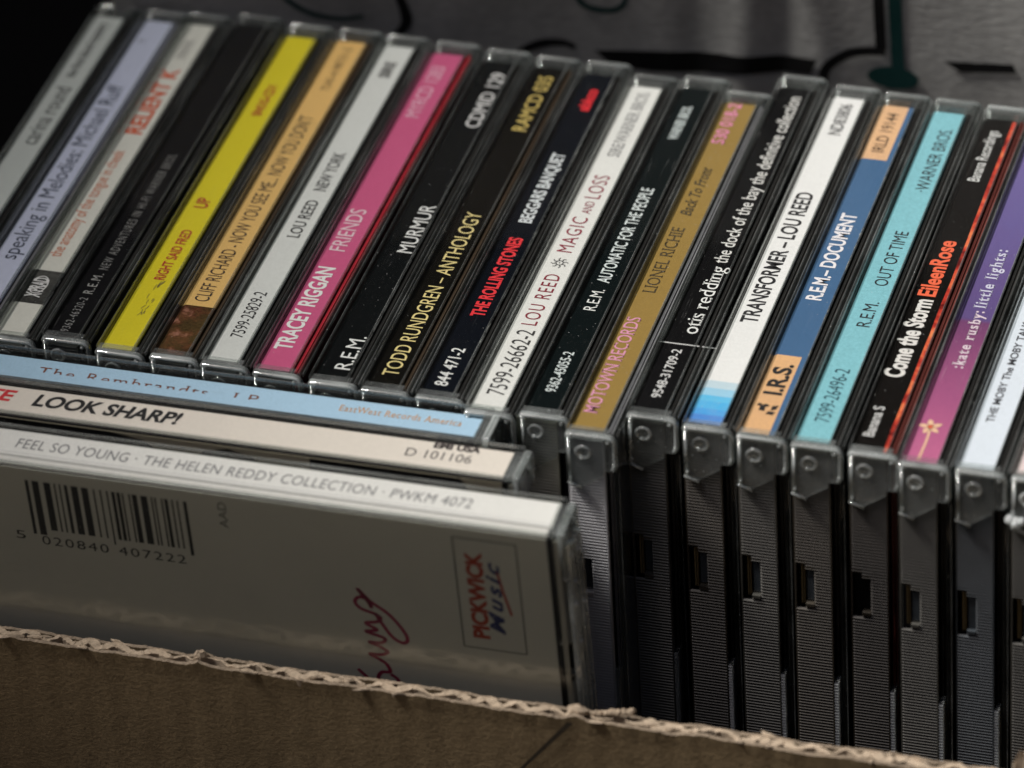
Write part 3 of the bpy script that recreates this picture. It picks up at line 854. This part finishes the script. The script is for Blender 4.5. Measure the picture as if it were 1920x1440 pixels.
def nz(x, y=0.0, s=0): return noise.noise(Vector((x, y, s*7.3)))
RIMZ = -41.0
def rim(x, s):
    z = RIMZ+0.5*nz(x*0.06, 0, 1)+0.35*nz(x*0.35, s, 2)+0.22*nz(x*1.3, s, 3)
    if abs(x-12) < 5: z += 0.5*(1-abs(x-12)/5)
    if abs(x+88) < 2.5: z += 1.1*(1-abs(x+88)/2.5)
    if abs(x+12) < 2.5: z += 0.8*(1-abs(x+12)/2.5)
    return z
def liner(name, y, th, s, x0=-172, x1=92, step=0.4, mats=None, bump=0.0):
    m = MB()
    n = int((x1-x0)/step)
    vs = []
    for i in range(n+1):
        x = x0+i*step
        zt = rim(x, s)
        yo = 0.15*nz(x*0.3, s, 5)+bump*nz(x*0.9, s, 6)
        ins = y+yo-th/2; out = y+yo+th/2
        vs += [(x, y-th*0.3, -143), (x, y-th*0.3+0.02, zt-4), (x, ins, zt-0.5), (x, y+yo-th*0.12, zt+0.1*nz(x*3, s, 9)),
               (x, out, zt-0.45), (x, y+th*0.3, zt-4), (x, y+th*0.3, -143)]
    b = 7
    fs = []; mi = []
    for i in range(n):
        for j in range(b-1):
            fs.append((i*b+j, i*b+j+1, (i+1)*b+j+1, (i+1)*b+j))
            mi.append(1 if 2 <= j <= 3 else 0)
    m.v = vs; m.f = fs; m.mi = mi
    m.v = [tuple(Vector(p)-BX) for p in m.v]
    return m.mesh(name, mats)
lo = link("outer_liner", liner("outer_liner", -41.2, 0.6, 1, mats=[BOARD, TORN], bump=0.06), box)
li = link("inner_liner", liner("inner_liner", -38.5, 0.6, 2, mats=[BOARD, TORN], bump=0.06), box)
# corrugated medium between the liners
m = MB()
n = int(264/0.3)
vs = []
for i in range(n+1):
    x = -172+i*0.3
    ph = 2*math.pi*(x+4.5*nz(x*0.07, 3, 4))/6.6
    yc = -39.85+0.75*math.sin(ph)+0.2*nz(x*0.4, 9, 1)
    sl = 0.85*math.cos(ph)*2*math.pi/6.6
    nx, ny = -sl, 1.0
    l = math.hypot(nx, ny); nx /= l; ny /= l
    th = max(0.4, min(1.9, 0.85+2.4*nz(x*0.13, 1, 8)+0.6*nz(x*1.2, 1, 7)))
    zt = rim(x, 3)-0.15+0.3*nz(x*0.9, 2, 2)
    for sgn in (-1, 1):
        vs += [(x+sgn*nx*th/2, yc+sgn*ny*th/2, zt), (x+sgn*nx*th*0.4, yc+sgn*ny*th*0.25, -46)]
fs = []
for i in range(n):
    a = i*4; b = a+4
    fs += [(a, a+2, b+2, b), (a, b, b+1, a+1), (a+2, a+3, b+3, b+2)]
m.v = [tuple(Vector(p)-BX) for p in vs]; m.f = fs; m.mi = [0]*len(fs)
link("fluting", m.mesh("fluting", TORN), box)
# loose torn fibres and flakes lying on the rim
m = MB()
rr = random.Random(5)
def flake(cx, cy, cz, lx, ly, lz, ang=0):
    pts = []
    k = 9
    for i in range(k):
        t = 2*math.pi*i/k
        r = 1+rr.uniform(-0.3, 0.3)
        px, py = lx*r*math.cos(t), ly*r*math.sin(t)
        pts.append((cx+px*math.cos(ang)-py*math.sin(ang), cy+px*math.sin(ang)+py*math.cos(ang), cz+rr.uniform(-lz, lz)*0.6))
    top = [(a*0.55+cx*0.45, b*0.55+cy*0.45, c+lz) for a, b, c in pts]
    bot = [(a, b, c-lz) for a, b, c in pts]
    vs = bot+pts+top
    fs = [tuple(range(2*k, 3*k))]
    for q in (0, k):
        fs += [(q+i, q+(i+1) % k, q+k+(i+1) % k, q+k+i) for i in range(k)]
    m.add([tuple(Vector(p)-BX) for p in vs], fs)
for i in range(34):
    x = rr.uniform(-170, 90)
    y = rr.choice([-41.2, -39.9, -38.6])+rr.uniform(-0.5, 0.5)
    flake(x, y, rim(x, 3)-0.1, rr.uniform(0.5, 2.0), rr.uniform(0.25, 0.6), rr.uniform(0.15, 0.4), rr.uniform(-0.4, 0.4))
flake(-88, -39.6, RIMZ+0.9, 1.5, 1.1, 0.9)
flake(-12, -39.6, RIMZ+0.6, 1.8, 1.2, 0.8)
for k in range(9):                        # the upstanding torn sliver
    flake(-1.5-k*0.9, -39.4, RIMZ+1.9-k*0.22, 1.0, 0.5, 0.45, 0.2)
link("torn_fibre", m.mesh("torn_fibre", TORN), box, kind='stuff')
# crease across the front, its dark painted on as a flat sliver
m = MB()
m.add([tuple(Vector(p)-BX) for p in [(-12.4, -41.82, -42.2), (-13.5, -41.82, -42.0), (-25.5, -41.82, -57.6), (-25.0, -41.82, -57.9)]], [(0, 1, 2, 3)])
link("crease_shade", m.mesh("crease_shade", ink((0.035, 0.025, 0.015))), box)
m = MB()
for a in [(-172, -168.5, -37.9, 140, -143, -42), (88, 91.5, -37.9, 140, -143, -44), (-172, 91.5, 140.2, 143.4, -143, -44)]:
    x0, x1, y0, y1, z0, z1 = a
    mm = MB()
    mm.box(x0-BX.x, x1-BX.x, y0-BX.y, y1-BX.y, z0-BX.z, z1-BX.z, 0)
    link("side_wall", mm.mesh("side_wall", BOARD), box)
mm = MB(); mm.box(-172-BX.x, 91.5-BX.x, -41.5-BX.y, 143.4-BX.y, 0, 2.8, 0)
link("box_bottom", mm.mesh("box_bottom", BOARD), box)

# torn scrap of board sticking up at the right of the rim
m = MB()
flake(74.6, -36.0, -41.0, 2.6, 1.0, 2.6, 0.3)
sc = bpy.data.objects.new("cardboard_scrap", m.mesh("cardboard_scrap", TORN))
sc.location = (BX+Vector((0, 3.1, -2.1)))*S
C.objects.link(sc)
sc['label'] = "small brown torn cardboard scrap standing at the lower right end of the rim"
sc['category'] = "cardboard scrap"

# ------------------------------------------------------------------ board with marker lettering behind the row
n = NT("grey_white_board")
o_, v_, xyz = n.coords()
fib = n.n("ShaderNodeMapping"); n.put(fib.inputs[0], o_); fib.inputs['Rotation'].default_value = (0, 0, R(35)); fib.inputs['Scale'].default_value = (0.5, 1.3, 1)
f1 = n.noise(fib.outputs[0], 700, 4, 0.65)
f2 = n.noise(o_, 35, 5, 0.6, stretch=(1, 0.35, 1))
f3 = n.noise(o_, 14, 3)
c = n.mix(n.ramp(f1, [(0.35, 0.0), (0.7, 0.45)]), (0.60, 0.60, 0.58), (0.32, 0.32, 0.31))
c = n.mix(n.ramp(f2, [(0.42, 0.0), (0.65, 0.55)]), c, (0.22, 0.22, 0.215))
hh = n.math('ADD', f1, n.math('MULTIPLY', f2, 2.0))
PANEL = n.end(n.principled(c, 0.8, 0.2, n.bump(hh, 0.35, 0.0004)))
pan = bpy.data.objects.new("lettered_board", None)
C.objects.link(pan)
pan['label'] = "grey-white board with black and teal marker lettering, leaning behind the row of CDs"
pan['category'] = "board"
TL = R(-2)
pan.matrix_world = Matrix.Translation((0, 153*S, -10*S)) @ Matrix.Rotation(R(90)-TL, 4, 'X')
# local: x along, y up the board, z towards the viewer
def curl(x):
    return 0.0009*max(0.0, 25-x)**2
def dome(x, y):
    return curl(x) + 0.7*(1.1*math.exp(-((x+26-0.1*y)/4.0)**2) - 0.9*math.exp(-((x+18)/3.0)**2) + 0.8*math.exp(-((x+10+0.1*y)/3.5)**2)
            - 0.6*math.exp(-((x+36)/3.5)**2) + 0.7*nz(x*0.02, y*0.02, 1)*2 + 0.25*nz(x*0.09, y*0.05, 2))
m = MB()
nx_, ny_ = 190, 60
vs = []
for j in range(ny_+1):
    for i in range(nx_+1):
        x = -158+278*i/nx_; y = -130+200*j/ny_
        vs.append((x, y, dome(x, y)))
fs = [(j*(nx_+1)+i, j*(nx_+1)+i+1, (j+1)*(nx_+1)+i+1, (j+1)*(nx_+1)+i) for j in range(ny_) for i in range(nx_)]
m.add(vs, fs)
# back and edge of the board
link("board_sheet", m.mesh("board_sheet", PANEL, True), pan)
def drape(shapes, name, col, z=0.35):
    m = MB()
    for vs, fs in shapes:
        bm = bmesh.new()
        bv = [bm.verts.new((a, b+0.72*curl(a)-2.0, 0)) for a, b in vs]
        for f in fs:
            try: bm.faces.new([bv[i] for i in f])
            except ValueError: pass
        bmesh.ops.triangulate(bm, faces=bm.faces[:])
        for _ in range(3):
            bmesh.ops.subdivide_edges(bm, edges=[e for e in bm.edges if e.calc_length() > 1.5], cuts=1, use_grid_fill=True)
            bmesh.ops.triangulate(bm, faces=bm.faces[:])
        bm.verts.index_update()
        m.add([(v.co.x, v.co.y, dome(v.co.x, v.co.y)+z) for v in bm.verts], [[v.index for v in f.verts] for f in bm.faces])
        bm.free()
    return link(name, m.mesh(name, ink(col), True), pan)
INK = (0.004, 0.004, 0.005)
TEAL = (0.004, 0.05, 0.048)
bar = [(-58.4, -4.7), (-45, -3.3), (-33.7, -2.2), (-20, -0.9), (-10.3, -0.2), (-12.0, -4.3), (-24, -5.7), (-37.2, -7.8), (-46, -8.7), (-55.0, -8.2)]
drape([(bar, [tuple(range(len(bar)))])], "marker_stroke", INK)
drape([stroke(smooth_line([(-77.0, -10.5), (-74.8, -8.1), (-71.7, -5.7), (-68.1, -4.1), (-64.6, -3.8), (-62.4, -4.7)]), 2.1, taper=0.4)], "marker_stroke", INK)
drape([stroke(smooth_line([(-103, 15), (-99.8, 6.3), (-98.1, 0.2), (-97.8, -2.9), (-98.8, -5.1), (-101, -8)]), 2.3, taper=0.3)], "marker_stroke", INK)
drape([stroke(smooth_line([(2.8, 60), (3.0, 18.2), (3.3, 3.6)]), 2.4)], "marker_stroke", INK)
drape([stroke(smooth_line([(4.2, 3.3), (-2.2, 2.4), (-6.3, 0.1), (-8.7, -2.7), (-9.3, -7.5)]), 2.2)], "marker_stroke", INK, 0.42)
rb = [(16.8, 2.3), (31.8, 3.6), (32.5, 1.5), (20.4, 0.0)]
drape([(rb, [(0, 1, 2, 3)])], "marker_stroke", INK)
drape([stroke(smooth_line([(6.3, 60), (6.4, 18.6), (6.9, -2.2)]), 2.8)], "marker_stroke", TEAL, 0.3)
bl = [(5.8+5.6*math.cos(R(t)), -3.2+2.9*math.sin(R(t))) for t in range(0, 360, 20)]
drape([(bl, [tuple(range(len(bl)))])], "marker_stroke", TEAL, 0.5)
drape([stroke(smooth_line([(-62.6, 12), (-61.5, 8.9), (-60.2, 6.8), (-57.4, 5.9), (-53.8, 6.2), (-51.7, 7.8), (-50.9, 10)]), 1.5, taper=0.4)], "marker_stroke", TEAL)
drape([stroke(smooth_line([(-127.5, 8), (-126.0, 3.3), (-122.4, -0.7), (-117.6, -3.6), (-111.6, -4.1), (-106.7, -2.8)]), 1.3, taper=0.4)], "marker_stroke", TEAL)

# ------------------------------------------------------------------ table, pavement, walls added to shade the scene
m = MB()
k = 40
vs = [(-30000+60000*i/k, -30000+60000*j/k, -900) for j in range(k+1) for i in range(k+1)]
m.add(vs, [(j*(k+1)+i, j*(k+1)+i+1, (j+1)*(k+1)+i+1, (j+1)*(k+1)+i) for j in range(k) for i in range(k)])
link("ground", m.mesh("ground", simple("pale_paving", (0.30, 0.26, 0.20), 0.9, 0.2, 0.3, 3)), None, kind='structure')  # out of view, added to bounce warm light onto front faces

tb = bpy.data.objects.new("table", None)
C.objects.link(tb)
tb.location = (-50*S, 300*S, -902.4*S)
tb['label'] = "stall table covered with black cloth, carrying the cardboard box"
tb['category'] = "table"
m = MB(); m.box(-640, 640, -560, 560, 730, 753.8, 4)
link("tabletop", m.mesh("tabletop", M['cloth']), tb)
m = MB(); m.box(-20, 20, -20, 20, 0, 729, 2)
leg = m.mesh("leg", M['cloth'])
for sx in (-600, 600):
    for sy in (-520, 520):
        l_ = link("leg", leg, tb); l_.location = (sx*S, sy*S, 0)

wl = bpy.data.objects.new("shade_wall", None)
C.objects.link(wl)
wl.location = (-720*S, 900*S, -900*S)
wl['label'] = "black cloth wall added behind and left of the box to shade it"
wl['category'] = "added shade wall"
m = MB(); m.box(0, 3500, 0, 40, 0, 3000, 5)
link("shade_back_panel", m.mesh("shade_back_panel", M['cloth']), wl)  # added to keep sky out of the plastic's reflections
m = MB(); m.box(-45, -5, -1150, 40, 0, 1915, 5)
link("shade_side_panel", m.mesh("shade_side_panel", M['cloth']), wl)  # added to cut the sun and darken the left side

st_ = bpy.data.objects.new("sky_blocker", None)  # out of view, added to block low sky from front and right
C.objects.link(st_)
st_.location = (0, -3000*S, -900*S)
st_['label'] = "dark brown wall added out of view, in front and right, to block sky"
st_['category'] = "sky-blocking wall"
DW = simple("sky_blocker_dark", (0.09, 0.075, 0.06), 0.9, 0.2, 0.3, 4)
m = MB(); m.box(-4000, 3400, -200, 0, 0, 3000, 10)
link("sky_blocker_front", m.mesh("sky_blocker_front", DW), st_)
m = MB(); m.box(3200, 3400, 0.5, 6000, 0, 3000, 10)
link("sky_blocker_side", m.mesh("sky_blocker_side", DW), st_)
